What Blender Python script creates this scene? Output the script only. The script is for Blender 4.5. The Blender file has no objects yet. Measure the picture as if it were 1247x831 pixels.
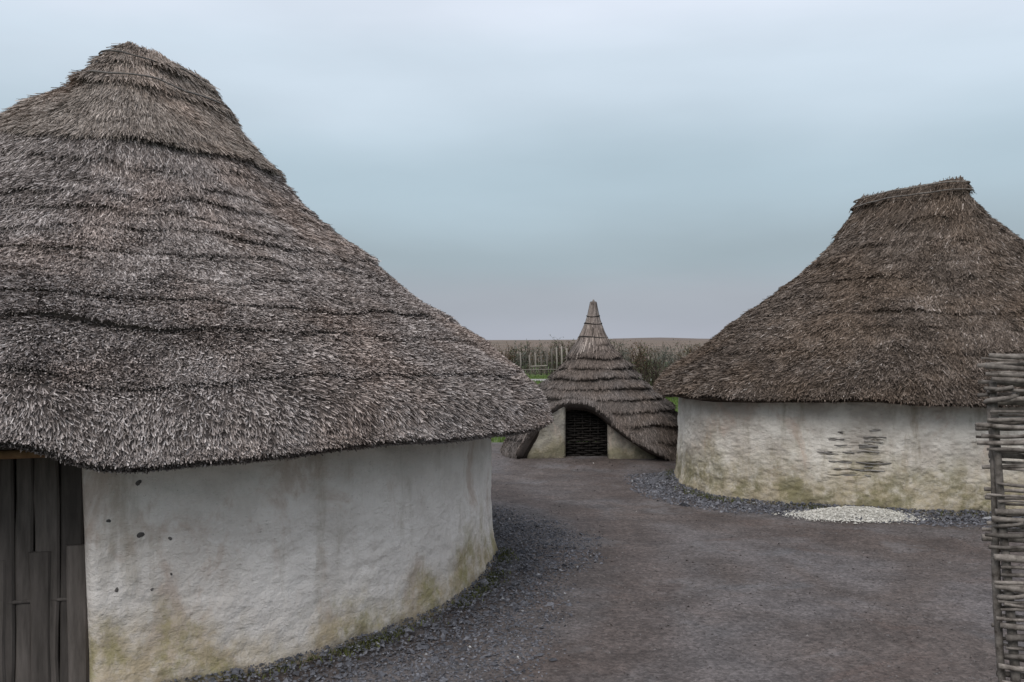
import bpy, math, random
import numpy as np
from mathutils import Vector

random.seed(7)
RNG = np.random.default_rng(11)
scene = bpy.context.scene
col = scene.collection
rad = math.radians

# ------------------------------------------------------------------ camera
EYE = 1.8
cam_d = bpy.data.cameras.new('camera')
cam_d.lens = 30.0
cam_d.sensor_width = 36.0
cam_d.clip_end = 6000
cam = bpy.data.objects.new('camera', cam_d)
col.objects.link(cam)
cam.location = (0, 0, EYE)
cam.rotation_euler = (rad(90), 0, 0)
scene.camera = cam

# ------------------------------------------------------------------ sky, sun, exposure
SUN_EL, SUN_AZ = rad(48), rad(205)          # azimuth from +Y clockwise: behind the camera, to the left
w = bpy.data.worlds.new('World')
scene.world = w
w.use_nodes = True
nt = w.node_tree
N, L = nt.nodes, nt.links
N.clear()
out = N.new('ShaderNodeOutputWorld')
bg = N.new('ShaderNodeBackground')
bg.inputs['Strength'].default_value = 0.1
L.new(bg.outputs[0], out.inputs[0])
sky = N.new('ShaderNodeTexSky')
sky.sky_type = 'NISHITA'
sky.sun_disc = False
sky.sun_elevation = SUN_EL
sky.sun_rotation = SUN_AZ
sky.air_density = 1.5
sky.dust_density = 4.0
tc = N.new('ShaderNodeTexCoord')
sep = N.new('ShaderNodeSeparateXYZ')
L.new(tc.outputs['Generated'], sep.inputs[0])
# a closed sheet of stratus: brighter towards the zenith, broken by soft wide billows
mp = N.new('ShaderNodeMapping')
mp.inputs['Scale'].default_value = (1.0, 1.0, 3.2)
L.new(tc.outputs['Generated'], mp.inputs[0])
n1 = N.new('ShaderNodeTexNoise')
n1.inputs['Scale'].default_value = 1.7
n1.inputs['Detail'].default_value = 4
n1.inputs['Roughness'].default_value = 0.45
n1.inputs['Distortion'].default_value = 0.4
L.new(mp.outputs[0], n1.inputs['Vector'])
ma = N.new('ShaderNodeMath'); ma.operation = 'MULTIPLY_ADD'
ma.inputs[1].default_value = 0.11; ma.inputs[2].default_value = -0.05
L.new(n1.outputs['Fac'], ma.inputs[0])
ad = N.new('ShaderNodeMath'); ad.operation = 'ADD'
L.new(sep.outputs['Z'], ad.inputs[0]); L.new(ma.outputs[0], ad.inputs[1])
rp = N.new('ShaderNodeValToRGB')
rp.color_ramp.interpolation = 'EASE'
stops = [(0.0, (.40, .425, .49)), (.05, (.36, .395, .45)), (.11, (.325, .40, .455)), (.20, (.41, .515, .59)),
         (.31, (.58, .67, .76)), (.38, (.70, .76, .86)), (.6, (.82, .86, .95)), (1.0, (.98, 1.0, 1.06))]
e = rp.color_ramp.elements
e[0].position, e[0].color = stops[0][0], (*stops[0][1], 1)
e[1].position, e[1].color = stops[-1][0], (*stops[-1][1], 1)
for p, c in stops[1:-1]:
    k = e.new(p); k.color = (*c, 1)
L.new(ad.outputs[0], rp.inputs[0])
n2 = N.new('ShaderNodeTexNoise')
n2.inputs['Scale'].default_value = 3.0; n2.inputs['Detail'].default_value = 5
mp2 = N.new('ShaderNodeMapping'); mp2.inputs['Scale'].default_value = (1, 1, 4)
L.new(tc.outputs['Generated'], mp2.inputs[0]); L.new(mp2.outputs[0], n2.inputs['Vector'])
mr = N.new('ShaderNodeMapRange')
mr.inputs['From Min'].default_value = .3; mr.inputs['From Max'].default_value = .7
mr.inputs['To Min'].default_value = 8.8; mr.inputs['To Max'].default_value = 9.7
L.new(n2.outputs['Fac'], mr.inputs['Value'])
sc_ = N.new('ShaderNodeVectorMath'); sc_.operation = 'SCALE'
L.new(rp.outputs[0], sc_.inputs[0]); L.new(mr.outputs[0], sc_.inputs['Scale'])
mx = N.new('ShaderNodeMix'); mx.data_type = 'RGBA'
mx.inputs['Factor'].default_value = 0.92
L.new(sky.outputs[0], mx.inputs['A']); L.new(sc_.outputs[0], mx.inputs['B'])
L.new(mx.outputs['Result'], bg.inputs['Color'])

sun_d = bpy.data.lights.new('sun', 'SUN')
sun_d.energy = 1.4
sun_d.angle = rad(35)
sun_d.color = (1.0, 0.97, 0.93)
sun = bpy.data.objects.new('sun', sun_d)
col.objects.link(sun)
_sd = Vector((math.sin(SUN_AZ) * math.cos(SUN_EL), math.cos(SUN_AZ) * math.cos(SUN_EL), math.sin(SUN_EL)))
sun.rotation_euler = _sd.to_track_quat('Z', 'Y').to_euler()

vs = scene.view_settings
vs.view_transform = 'Standard'
vs.look = 'None'
vs.exposure = 0.3
vs.gamma = 1.0
vs.use_curve_mapping = False
scene.cycles.max_bounces = 5
scene.cycles.diffuse_bounces = 3

# ------------------------------------------------------------------ numeric helpers
def _hash(ix, iy, iz, seed):
    h = (ix.astype(np.int64) * 374761393 + iy.astype(np.int64) * 668265263 + iz.astype(np.int64) * 2147483647 + seed * 974711) & 0xffffffff
    h = ((h ^ (h >> 13)) * 1274126177) & 0xffffffff
    h = ((h ^ (h >> 16)) * 2246822519) & 0xffffffff
    return ((h ^ (h >> 15)) & 0xffff) / 65535.0

def vnoise(x, y, z=0.0, seed=0):
    x, y, z = np.broadcast_arrays(np.asarray(x, float), np.asarray(y, float), np.asarray(z, float))
    fx, fy, fz = np.floor(x), np.floor(y), np.floor(z)
    u, v, t = x - fx, y - fy, z - fz
    u, v, t = u * u * (3 - 2 * u), v * v * (3 - 2 * v), t * t * (3 - 2 * t)
    r = 0
    for dx in (0, 1):
        for dy in (0, 1):
            for dz in (0, 1):
                wgt = (u if dx else 1 - u) * (v if dy else 1 - v) * (t if dz else 1 - t)
                r = r + wgt * _hash(fx + dx, fy + dy, fz + dz, seed)
    return r * 2 - 1

def fbm(x, y, z=0.0, seed=0, octv=3):
    a, r, f = 1.0, 0, 1.0
    for i in range(octv):
        r = r + a * vnoise(np.asarray(x) * f, np.asarray(y) * f, np.asarray(z) * f, seed + i * 17)
        a *= .5; f *= 2.07
    return r / 1.75

def make_mesh(name, V, Q, tone=None, mats=None, mat_idx=None, smooth=None, T=None):
    """V (n,3); Q (m,4) quads; T (k,3) triangles"""
    V = np.asarray(V, np.float32)
    Q = np.asarray(Q, np.int32).reshape(-1, 4)
    T = np.zeros((0, 3), np.int32) if T is None else np.asarray(T, np.int32).reshape(-1, 3)
    me = bpy.data.meshes.new(name)
    me.vertices.add(len(V)); me.vertices.foreach_set('co', V.ravel())
    nl = Q.size + T.size
    me.loops.add(nl)
    me.loops.foreach_set('vertex_index', np.concatenate([Q.ravel(), T.ravel()]).astype(np.int32))
    npoly = len(Q) + len(T)
    me.polygons.add(npoly)
    st = np.concatenate([np.arange(len(Q)) * 4, Q.size + np.arange(len(T)) * 3]).astype(np.int32)
    me.polygons.foreach_set('loop_start', st)
    for m in (mats or []):
        me.materials.append(m)
    if mat_idx is not None:
        me.polygons.foreach_set('material_index', np.asarray(mat_idx, np.int32))
    if smooth is not None:
        me.polygons.foreach_set('use_smooth', np.broadcast_to(np.asarray(smooth, bool), (npoly,)).copy())
    if tone is not None:
        at = me.attributes.new('tone', 'FLOAT', 'FACE')
        at.data.foreach_set('value', np.asarray(tone, np.float32))
    me.update(calc_edges=True)
    return me

def link(name, me, parent=None, loc=None):
    o = bpy.data.objects.new(name, me)
    col.objects.link(o)
    if parent is not None:
        o.parent = parent
    if loc is not None:
        o.location = loc
    return o

def thing(name, label, cat, loc=(0, 0, 0), group=None):
    o = bpy.data.objects.new(name, None)
    o.empty_display_size = .2
    col.objects.link(o)
    o.location = loc
    tag(o, label, cat, group)
    return o

def tag(o, label=None, cat=None, group=None, kind=None):
    if label: o['label'] = label
    if cat: o['category'] = cat
    if group: o['group'] = group
    if kind: o['kind'] = kind
    return o

def grid_quads(nu, nv, wrap=False):
    """vertex (i,j) = i*nv+j ; i in nu, j in nv"""
    i = np.arange(nu if wrap else nu - 1)
    j = np.arange(nv - 1)
    I, J = np.meshgrid(i, j, indexing='ij')
    I2 = (I + 1) % nu
    return np.stack([I * nv + J, I2 * nv + J, I2 * nv + J + 1, I * nv + J + 1], -1).reshape(-1, 4)

def tube(pts, r, sides=6, taper=None, lumpy=0.0, seed=0, cap=True):
    pts = np.asarray(pts, float); n = len(pts)
    t = np.gradient(pts, axis=0); t /= np.linalg.norm(t, axis=1)[:, None] + 1e-9
    up = np.array([0, 0, 1.0]) if abs(t[:, 2]).mean() < .8 else np.array([1.0, 0, 0])
    a = np.cross(t, up); a /= np.linalg.norm(a, axis=1)[:, None] + 1e-9
    b = np.cross(t, a)
    rr = np.full(n, r) if taper is None else r * np.linspace(1, taper, n)
    if lumpy:
        rr = rr * (1 + lumpy * vnoise(np.arange(n) * .7, seed * 3.3, 0, seed))
    an = np.arange(sides) / sides * 2 * np.pi
    V = pts[:, None] + rr[:, None, None] * (np.cos(an)[None, :, None] * a[:, None] + np.sin(an)[None, :, None] * b[:, None])
    V = V.reshape(-1, 3)
    Q = []
    for i in range(n - 1):
        for k in range(sides):
            k2 = (k + 1) % sides
            Q.append((i * sides + k, i * sides + k2, (i + 1) * sides + k2, (i + 1) * sides + k))
    T = []
    if cap:
        V = np.vstack([V, pts[:1], pts[-1:]])
        c0, c1 = len(V) - 2, len(V) - 1
        for k in range(sides):
            k2 = (k + 1) % sides
            T.append((c0, k2, k)); T.append((c1, (n - 1) * sides + k, (n - 1) * sides + k2))
    return V, np.array(Q), np.array(T).reshape(-1, 3)

def join(parts):
    Vs, Qs, Ts, o = [], [], [], 0
    for V, Q, T in parts:
        Vs.append(V); Qs.append(np.asarray(Q).reshape(-1, 4) + o); Ts.append(np.asarray(T).reshape(-1, 3) + o); o += len(V)
    return np.vstack(Vs), np.vstack(Qs), np.vstack(Ts)

# ------------------------------------------------------------------ materials
def new_mat(name):
    m = bpy.data.materials.new(name)
    m.use_nodes = True
    n = m.node_tree.nodes
    b = n['Principled BSDF']
    b.inputs['Roughness'].default_value = .9
    b.inputs['Specular IOR Level'].default_value = .2
    return m, n, m.node_tree.links, b

def ramp(n, l, src, stops, interp='LINEAR'):
    r = n.new('ShaderNodeValToRGB')
    r.color_ramp.interpolation = interp
    e = r.color_ramp.elements
    e[0].position = stops[0][0]; e[0].color = (*stops[0][1], 1)
    e[1].position = stops[-1][0]; e[1].color = (*stops[-1][1], 1)
    for p, c in stops[1:-1]:
        k = e.new(p); k.color = (*c, 1)
    l.new(src, r.inputs[0])
    return r.outputs[0]

def noise(n, l, scale, detail=4, rough=.55, vec=None, mapping=None, dist=0.0):
    t = n.new('ShaderNodeTexNoise')
    t.inputs['Scale'].default_value = scale
    t.inputs['Detail'].default_value = detail
    t.inputs['Roughness'].default_value = rough
    t.inputs['Distortion'].default_value = dist
    if vec is None:
        g = n.new('ShaderNodeNewGeometry'); vec = g.outputs['Position']
    if mapping:
        m = n.new('ShaderNodeMapping'); m.inputs['Scale'].default_value = mapping[0]
        if len(mapping) > 1: m.inputs['Location'].default_value = mapping[1]
        l.new(vec, m.inputs[0]); vec = m.outputs[0]
    l.new(vec, t.inputs['Vector'])
    return t.outputs['Fac']

def mix(n, l, fac, a, b, mode='MIX'):
    m = n.new('ShaderNodeMix'); m.data_type = 'RGBA'; m.blend_type = mode
    for sock, v in (('Factor', fac), ('A', a), ('B', b)):
        if isinstance(v, (int, float)): m.inputs[sock].default_value = v
        elif isinstance(v, tuple): m.inputs[sock].default_value = (*v, 1)
        else: l.new(v, m.inputs[sock])
    return m.outputs['Result']

def math_(n, l, op, a, b=None, c=None, clamp=False):
    m = n.new('ShaderNodeMath'); m.operation = op; m.use_clamp = clamp
    for i, v in enumerate((a, b, c)):
        if v is None: continue
        if isinstance(v, (int, float)): m.inputs[i].default_value = v
        else: l.new(v, m.inputs[i])
    return m.outputs[0]

def maprange(n, l, v, a, b, c=0.0, d=1.0, smooth=True):
    m = n.new('ShaderNodeMapRange')
    m.interpolation_type = 'SMOOTHSTEP' if smooth else 'LINEAR'
    for k, x in (('From Min', a), ('From Max', b), ('To Min', c), ('To Max', d)):
        m.inputs[k].default_value = x
    l.new(v, m.inputs['Value'])
    return m.outputs[0]

def bump(n, l, b, h, strength=.5, dist=.01, prev=None):
    k = n.new('ShaderNodeBump'); k.inputs['Strength'].default_value = strength; k.inputs['Distance'].default_value = dist
    l.new(h, k.inputs['Height'])
    if prev is not None: l.new(prev, k.inputs['Normal'])
    if b is not None: l.new(k.outputs[0], b.inputs['Normal'])
    return k.outputs[0]

def thatch_mat(name, stops, tint, tint_amt=.5, scale=1.1):
    m, n, l, b = new_mat(name)
    at = n.new('ShaderNodeAttribute'); at.attribute_name = 'tone'
    c = ramp(n, l, at.outputs['Fac'], stops)
    big = maprange(n, l, noise(n, l, scale, 4, .6), .42, .66)
    c = mix(n, l, math_(n, l, 'MULTIPLY', big, tint_amt), c, mix(n, l, 1.0, c, tint, 'MULTIPLY'))
    fine = maprange(n, l, noise(n, l, 55, 3, .6), .3, .7, .75, 1.2)
    c = mix(n, l, 1.0, c, fine, 'MULTIPLY')
    l.new(c, b.inputs['Base Color'])
    b.inputs['Roughness'].default_value = .85
    bump(n, l, b, noise(n, l, 90, 3, .7), .6, .006)
    return m

GREY_THATCH = thatch_mat('weathered_grey_thatch', [(0, (.034, .027, .024)), (.3, (.14, .118, .109)), (.6, (.285, .247, .231)), (.85, (.40, .353, .335)), (1, (.55, .50, .48))], (1.08, .93, .82))
CAP_THATCH = thatch_mat('ridge_thatch', [(0, (.05, .04, .034)), (.3, (.155, .128, .11)), (.6, (.28, .237, .208)), (.85, (.39, .34, .305)), (1, (.56, .48, .43))], (1.06, .92, .84))
BROWN_THATCH = thatch_mat('brown_thatch', [(0, (.028, .021, .017)), (.3, (.09, .07, .056)), (.6, (.175, .138, .114)), (.85, (.27, .225, .195)), (1, (.42, .37, .34))], (1.0, .88, .74), .5)
HUT_THATCH = thatch_mat('hut_thatch', [(0, (.03, .026, .024)), (.3, (.10, .087, .08)), (.6, (.20, .173, .16)), (.85, (.30, .267, .248)), (1, (.42, .38, .35))], (1.1, .95, .82))

def simple_wood(name, c0, c1, scale=30, stretch=(1, 1, .12), rough=.8):
    m, n, l, b = new_mat(name)
    oi = n.new('ShaderNodeObjectInfo')
    tcx = n.new('ShaderNodeTexCoord')
    f = noise(n, l, scale, 5, .65, tcx.outputs['Object'], (stretch,))
    c = ramp(n, l, f, [(.3, c0), (.7, c1)])
    v = maprange(n, l, oi.outputs['Random'], 0, 1, .65, 1.35, False)
    c = mix(n, l, 1.0, c, v, 'MULTIPLY')
    l.new(c, b.inputs['Base Color'])
    b.inputs['Roughness'].default_value = rough
    bump(n, l, b, f, .5, .004)
    return m

DOOR_WOOD = simple_wood('weathered_door_board', (.06, .052, .046), (.135, .117, .105), 26)
LINTEL_WOOD = simple_wood('tan_lintel_pole', (.19, .11, .055), (.30, .19, .10), 20)
ROD_WOOD = simple_wood('hazel_rod', (.045, .036, .03), (.27, .24, .215), 34, (1, 1, 1))
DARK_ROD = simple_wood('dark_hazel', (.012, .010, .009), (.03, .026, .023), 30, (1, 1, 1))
LATH_WOOD = simple_wood('grey_lath', (.16, .15, .14), (.30, .28, .26), 30, (.2, 1, 1))
POST_WOOD = simple_wood('pale_post', (.13, .115, .10), (.24, .215, .19), 10)
PEG_WOOD = simple_wood('dark_peg', (.07, .063, .058), (.15, .138, .13), 60, (1, 1, 1))

def daub_mat(name, white, grey, ochre, green, dark, h0, h1, streak=.5, loc=(0, 0, 0), moss_lo=.42, earth=(.50, .385, .315)):
    """lime-washed daub: chalky white, brown run-off streaks from the eaves, an uneven tide of ochre and algae at the foot"""
    m, n, l, b = new_mat(name)
    g = n.new('ShaderNodeNewGeometry'); P = g.outputs['Position']
    s = n.new('ShaderNodeSeparateXYZ'); l.new(P, s.inputs[0])
    Z = s.outputs['Z']
    base = mix(n, l, maprange(n, l, noise(n, l, 2.2, 8, .68, P, ((1, 1, 1), loc)), .40, .62), white, grey)
    # warm patches where the earth shows through the wash
    warm = maprange(n, l, noise(n, l, 3.0, 8, .72, P, ((1, 1, .55), (loc[0] + 9, 3, 1)), .6), .51, .66)
    base = mix(n, l, math_(n, l, 'MULTIPLY', warm, .62), base, earth)
    # vertical run-off
    st = maprange(n, l, noise(n, l, 6.0, 8, .72, P, ((1, 1, .16), (loc[0], 7, 0))), .50, .72)
    base = mix(n, l, math_(n, l, 'MULTIPLY', st, streak), base, tuple(.55 * o + .45 * d for o, d in zip(ochre, dark)))
    # small pits and scuffs
    pit = maprange(n, l, noise(n, l, 26, 4, .7, P, ((1, 1, 2.2), loc)), .62, .74)
    base = mix(n, l, math_(n, l, 'MULTIPLY', pit, .45), base, dark)
    # foot: tide line wanders with large noise
    wob = noise(n, l, 1.5, 8, .68, P, ((1, 1, .6), (loc[0] + 4, 1, 0)))
    hz = math_(n, l, 'ADD', Z, math_(n, l, 'MULTIPLY_ADD', wob, -1.3, .65))
    foot = maprange(n, l, hz, h1, h0)
    brk = maprange(n, l, noise(n, l, 9, 5, .7, P, ((1, 1, 1), loc)), .30, .62)
    base = mix(n, l, math_(n, l, 'MULTIPLY', foot, math_(n, l, 'MULTIPLY_ADD', brk, .55, .4)), base, ochre)
    gm = maprange(n, l, noise(n, l, 3.2, 9, .74, P, ((1, 1, .8), (loc[0] + 2, 5, 3))), moss_lo, moss_lo + .14)
    base = mix(n, l, math_(n, l, 'MULTIPLY', math_(n, l, 'MULTIPLY', foot, gm), .8), base, green)
    # splash of soil right at the ground
    hz2 = math_(n, l, 'ADD', Z, math_(n, l, 'MULTIPLY_ADD', noise(n, l, 4, 5, .7, P), -.35, .17))
    soil = maprange(n, l, hz2, .12, -.02)
    base = mix(n, l, math_(n, l, 'MULTIPLY', soil, .65), base, dark)
    l.new(base, b.inputs['Base Color'])
    b.inputs['Roughness'].default_value = .95
    b1 = bump(n, l, None, noise(n, l, 14, 6, .65, P, ((1, 1, 1.25), loc)), 1.0, .026)
    bump(n, l, b, noise(n, l, 75, 4, .6, P), .5, .005, b1)
    return m

DAUB_A = daub_mat('limewashed_daub', (.80, .745, .695), (.68, .625, .575), (.42, .34, .225), (.30, .265, .12), (.13, .108, .08), .06, .46, .40, (0, 0, 0), .47)
DAUB_B = daub_mat('stained_daub', (.68, .64, .58), (.48, .435, .385), (.39, .33, .225), (.165, .15, .075), (.10, .082, .062), .10, .80, .6, (31, 12, 4), .44)
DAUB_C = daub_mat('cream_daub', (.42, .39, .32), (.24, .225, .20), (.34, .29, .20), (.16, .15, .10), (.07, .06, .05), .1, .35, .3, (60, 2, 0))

# ------------------------------------------------------------------ ground
LEFT_C = np.array([-3.21, 7.05]); RIGHT_C = np.array([5.2, 11.2]); HUT_C = np.array([1.39, 13.95])
RIGHT_ROT = rad(-12)

def ground_h(x, y):
    near = np.exp(-((np.hypot(x, y - 7)) / 26.0) ** 4)
    return near * (.018 * fbm(x * .55, y * .55, 0, 3) + .006 * vnoise(x * 3, y * 3, 0, 8))

def gravel_mat():
    m, n, l, b = new_mat('trodden_gravel')
    g = n.new('ShaderNodeNewGeometry'); P = g.outputs['Position']
    big = maprange(n, l, noise(n, l, .55, 5, .6, P, ((1, 1.2, 1),), .8), .40, .62)
    c = mix(n, l, big, (.102, .091, .090), (.090, .074, .068))
    red = maprange(n, l, noise(n, l, 1.1, 5, .65, P, ((.8, 1.3, 1), (5, 9, 0)), .6), .54, .70)
    c = mix(n, l, math_(n, l, 'MULTIPLY', red, .6), c, (.088, .063, .054))
    blu = maprange(n, l, noise(n, l, .9, 5, .6, P, ((1, 1.4, 1), (15, 2, 0)), .5), .54, .68)
    c = mix(n, l, math_(n, l, 'MULTIPLY', blu, .6), c, (.110, .107, .111))
    # worn muddy arcs where people walk round the two houses, just outside the chippings
    wn = math_(n, l, 'MULTIPLY_ADD', noise(n, l, .8, 6, .65, P), 1.1, -.55)
    for C_, r0, r1, amt in ((LEFT_C, 4.05, 4.45, .62), (RIGHT_C, 3.75, 4.2, .55)):
        vd = n.new('ShaderNodeVectorMath'); vd.operation = 'DISTANCE'; l.new(P, vd.inputs[0]); vd.inputs[1].default_value = (C_[0], C_[1], 0)
        dd_ = math_(n, l, 'ADD', vd.outputs['Value'], wn)
        band = math_(n, l, 'MULTIPLY', maprange(n, l, dd_, r0 - .12, r0 + .1), maprange(n, l, dd_, r1 + .35, r1 - .1))
        c = mix(n, l, math_(n, l, 'MULTIPLY', band, amt), c, (.075, .057, .050))
    v = n.new('ShaderNodeTexVoronoi'); v.inputs['Scale'].default_value = 60; l.new(P, v.inputs['Vector'])
    grain = n.new('ShaderNodeSeparateColor'); l.new(v.outputs['Color'], grain.inputs[0])
    gv = maprange(n, l, grain.outputs[0], 0, 1, .74, 1.28, False)
    c = mix(n, l, 1.0, c, gv, 'MULTIPLY')
    f3 = maprange(n, l, noise(n, l, 2.2, 8, .72, P), .32, .68, .74, 1.26)
    c = mix(n, l, 1.0, c, f3, 'MULTIPLY')
    pale = maprange(n, l, noise(n, l, 1.1, 7, .7, P, ((1, 1, 1), (40, 3, 0))), .55, .66)
    c = mix(n, l, math_(n, l, 'MULTIPLY', pale, .5), c, (.150, .141, .142))
    f2 = maprange(n, l, noise(n, l, 24, 5, .7, P), .3, .7, .74, 1.26)
    c = mix(n, l, 1.0, c, f2, 'MULTIPLY')
    l.new(c, b.inputs['Base Color'])
    b.inputs['Roughness'].default_value = .8
    b1 = bump(n, l, None, v.outputs['Distance'], .5, .012)
    bump(n, l, b, noise(n, l, 7, 6, .65, P), .5, .03, b1)
    return m

def turf_mat(name, a, bcol, scale=.8):
    m, n, l, b = new_mat(name)
    c = ramp(n, l, noise(n, l, scale, 6, .65), [(.3, a), (.7, bcol)])
    c = mix(n, l, 1.0, c, maprange(n, l, noise(n, l, 12, 4, .7), .3, .7, .7, 1.3), 'MULTIPLY')
    l.new(c, b.inputs['Base Color'])
    return m

GRAVEL = gravel_mat()
TURF = turf_mat('turf', (.055, .085, .024), (.095, .13, .04))
FIELD = turf_mat('winter_field', (.085, .075, .052), (.19, .135, .11), .06)
HEATH = turf_mat('far_rise', (.115, .09, .078), (.15, .118, .10), .012)
TRACK = turf_mat('pale_track', (.22, .21, .20), (.30, .29, .27), 1.5)

# one big sheet to the horizon
def sheet(name, xs, ys, zf, mat, kind='structure'):
    X, Y = np.meshgrid(xs, ys, indexing='ij')
    Z = zf(X, Y)
    V = np.stack([X, Y, Z], -1).reshape(-1, 3)
    o = link(name, make_mesh(name, V, grid_quads(len(xs), len(ys)), mats=[mat], smooth=True))
    o['kind'] = kind
    return o

xs = np.unique(np.concatenate([np.linspace(-14, 14, 57), np.linspace(-80, 80, 41), np.array([-3000, -1200, -500, -200, 200, 500, 1200, 3000.])]))
ys = np.unique(np.concatenate([np.linspace(-6, 20, 53), np.linspace(-60, 100, 41), np.array([-2500, -600, -200, 150, 300, 700, 1500, 3500.])]))
sheet('ground', xs, ys, lambda x, y: -0.03 + 0 * x, TURF)

# gravel yard: irregular outline
def yard():
    na, nr = 260, 90
    a = np.linspace(0, 2 * np.pi, na, endpoint=False)
    cx, cy = 1.0, 6.2
    # outline: a broad yard that ends behind the huts
    R = 1 / ((np.abs(np.cos(a)) / 13.0) ** 4 + (np.abs(np.sin(a)) / 9.2) ** 4) ** .25
    R = R + .35 * fbm(np.cos(a) * 3, np.sin(a) * 3, 0, 5)
    t = np.linspace(0, 1, nr) ** .8
    X = cx + np.outer(np.cos(a) * R, t); Y = cy + np.outer(np.sin(a) * R, t)
    Z = ground_h(X, Y) + .012 - .05 * np.clip((t[None, :] - .96) / .04, 0, 1)
    V = np.stack([X, Y, Z], -1).reshape(-1, 3)
    o = link('gravel_yard', make_mesh('gravel_yard', V, grid_quads(na, nr, True), mats=[GRAVEL], smooth=True))
    o['kind'] = 'structure'
yard()

def strip_path(name, pts, wid, z, mat):
    pts = np.array(pts, float)
    tt = np.linspace(0, 1, 60); s = np.linspace(0, 1, len(pts))
    P = np.stack([np.interp(tt, s, pts[:, 0]), np.interp(tt, s, pts[:, 1])], 1)
    d = np.gradient(P, axis=0); d /= np.linalg.norm(d, axis=1)[:, None]
    nrm = np.stack([-d[:, 1], d[:, 0]], 1)
    k = np.linspace(-1, 1, 5)
    wv = wid * (1 + .15 * vnoise(tt * 14, 0, 0, 4))
    V = P[:, None] + nrm[:, None] * (k[None, :, None] * wv[:, None, None])
    V = np.concatenate([V, np.full(V.shape[:2] + (1,), z)], -1).reshape(-1, 3)
    o = link(name, make_mesh(name, V, grid_quads(60, 5), mats=[mat], smooth=True)); o['kind'] = 'structure'
strip_path('path', [(-14, 17.6), (-4, 18.0), (0, 18.1), (5, 20), (14, 22)], .75, -.02, TRACK)
strip_path('path', [(-40, 39), (-6, 39.6), (2, 39.8), (20, 42), (60, 47)], 1.1, -.02, TRACK)

# far ground rising to a low skyline
xs = np.linspace(-700, 700, 90); ys = np.concatenate([np.linspace(75, 300, 16), np.linspace(340, 900, 14)])
def fieldz(x, y):
    t = np.clip((y - 75) / 500, 0, 1)
    return -.026 + 2.3 * t * t * (3 - 2 * t) * (1 + .25 * fbm(x * .006, y * .004, 0, 6)) + .02 * t
sheet('field', xs, ys, fieldz, FIELD)
xs = np.linspace(-900, 1200, 120); ys = np.linspace(600, 1500, 20)
def hillz(x, y):
    t = np.clip((y - 600) / 500, 0, 1)
    bumpy = 2.5 * np.exp(-((x - 190) / 45) ** 2) + 2.0 * np.exp(-((x - 420) / 120) ** 2) + .5 * fbm(x * .01, y * .006, 0, 9)
    return -1 + t * (4.2 + .0035 * x + bumpy)
sheet('hill', xs, ys, hillz, HEATH)

# ------------------------------------------------------------------ thatched roofs
class Roof:
    def __init__(s, C, rot, A, B, ne, ridge_az, ra, rb, prof, dz=None, s_end=None, roff=(0, 0), shoulder=None):
        s.shoulder = shoulder
        s.C, s.rot, s.A, s.B, s.ne = np.array(C), rot, A, B, ne
        s.psi, s.ra, s.rb, s.dz = ridge_az, ra, rb, dz
        p = np.array(prof, float)
        # smooth the outline
        q = np.linspace(0, len(p) - 1, 400)
        f = np.interp(q, np.arange(len(p)), p[:, 0]); z = np.interp(q, np.arange(len(p)), p[:, 1])
        k = np.hanning(37); k /= k.sum()
        pad = lambda a: np.convolve(np.concatenate([2 * a[0] - a[18:0:-1], a, 2 * a[-1] - a[-2:-20:-1]]), k, 'valid')
        f, z = pad(f), pad(z)
        R = (A + B) / 2
        arc = np.concatenate([[0], np.cumsum(np.hypot(np.diff(f) * R, np.diff(z)))])
        s.len = arc[-1]
        s.ss, s.f, s.z = arc / arc[-1], f, z
        s.roff = roff

    def pos(s, a, t):
        f = np.interp(t, s.ss, s.f); z = np.interp(t, s.ss, s.z)
        over = np.clip(t - 1, 0, None) * s.len
        z = z - over * .8
        n = 2 + (s.ne - 2) * np.clip(f, 0, 1)
        b = a - s.rot
        rho = ((np.abs(np.cos(b)) / s.A) ** n + (np.abs(np.sin(b)) / s.B) ** n) ** (-1 / n)
        rx = s.ra * np.cos(a - s.psi); ry = s.rb * np.sin(a - s.psi)
        cx = rx * math.cos(s.psi) - ry * math.sin(s.psi); cy = rx * math.sin(s.psi) + ry * math.cos(s.psi)
        x = s.C[0] + (1 - f) * (cx + s.roff[0]) + f * rho * np.cos(a)
        y = s.C[1] + (1 - f) * (cy + s.roff[1]) + f * rho * np.sin(a)
        if s.dz is not None:
            z = z + s.dz(a) * np.clip(t, 0, 1) ** 3
        if s.shoulder is not None:
            da = np.angle(np.exp(1j * (a - s.shoulder[0])))
            z = z + s.shoulder[1] * np.exp(-(da / .7) ** 2) * np.exp(-((t - .26) / .13) ** 2)
        return np.stack(np.broadcast_arrays(x, y, z), -1)

    def frame(s, a, t):
        e = 1e-3
        t0 = np.clip(t, .004, .995)
        p = s.pos(a, t)
        da = s.pos(a + e, t0) - s.pos(a - e, t0)
        dt = s.pos(a, t0 + e) - s.pos(a, t0 - e)
        n = np.cross(da, -dt)
        n = np.where(n[..., 2:3] < 0, -n, n)
        n /= np.linalg.norm(n, axis=-1, keepdims=True) + 1e-12
        dt /= np.linalg.norm(dt, axis=-1, keepdims=True) + 1e-12
        return p, n, dt

def lump(p, seed, amp):
    return amp * (fbm(p[..., 0] * 1.4, p[..., 1] * 1.4, p[..., 2] * 1.4, seed) + .5 * vnoise(p[..., 0] * 5, p[..., 1] * 5, p[..., 2] * 5, seed + 3))

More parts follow.
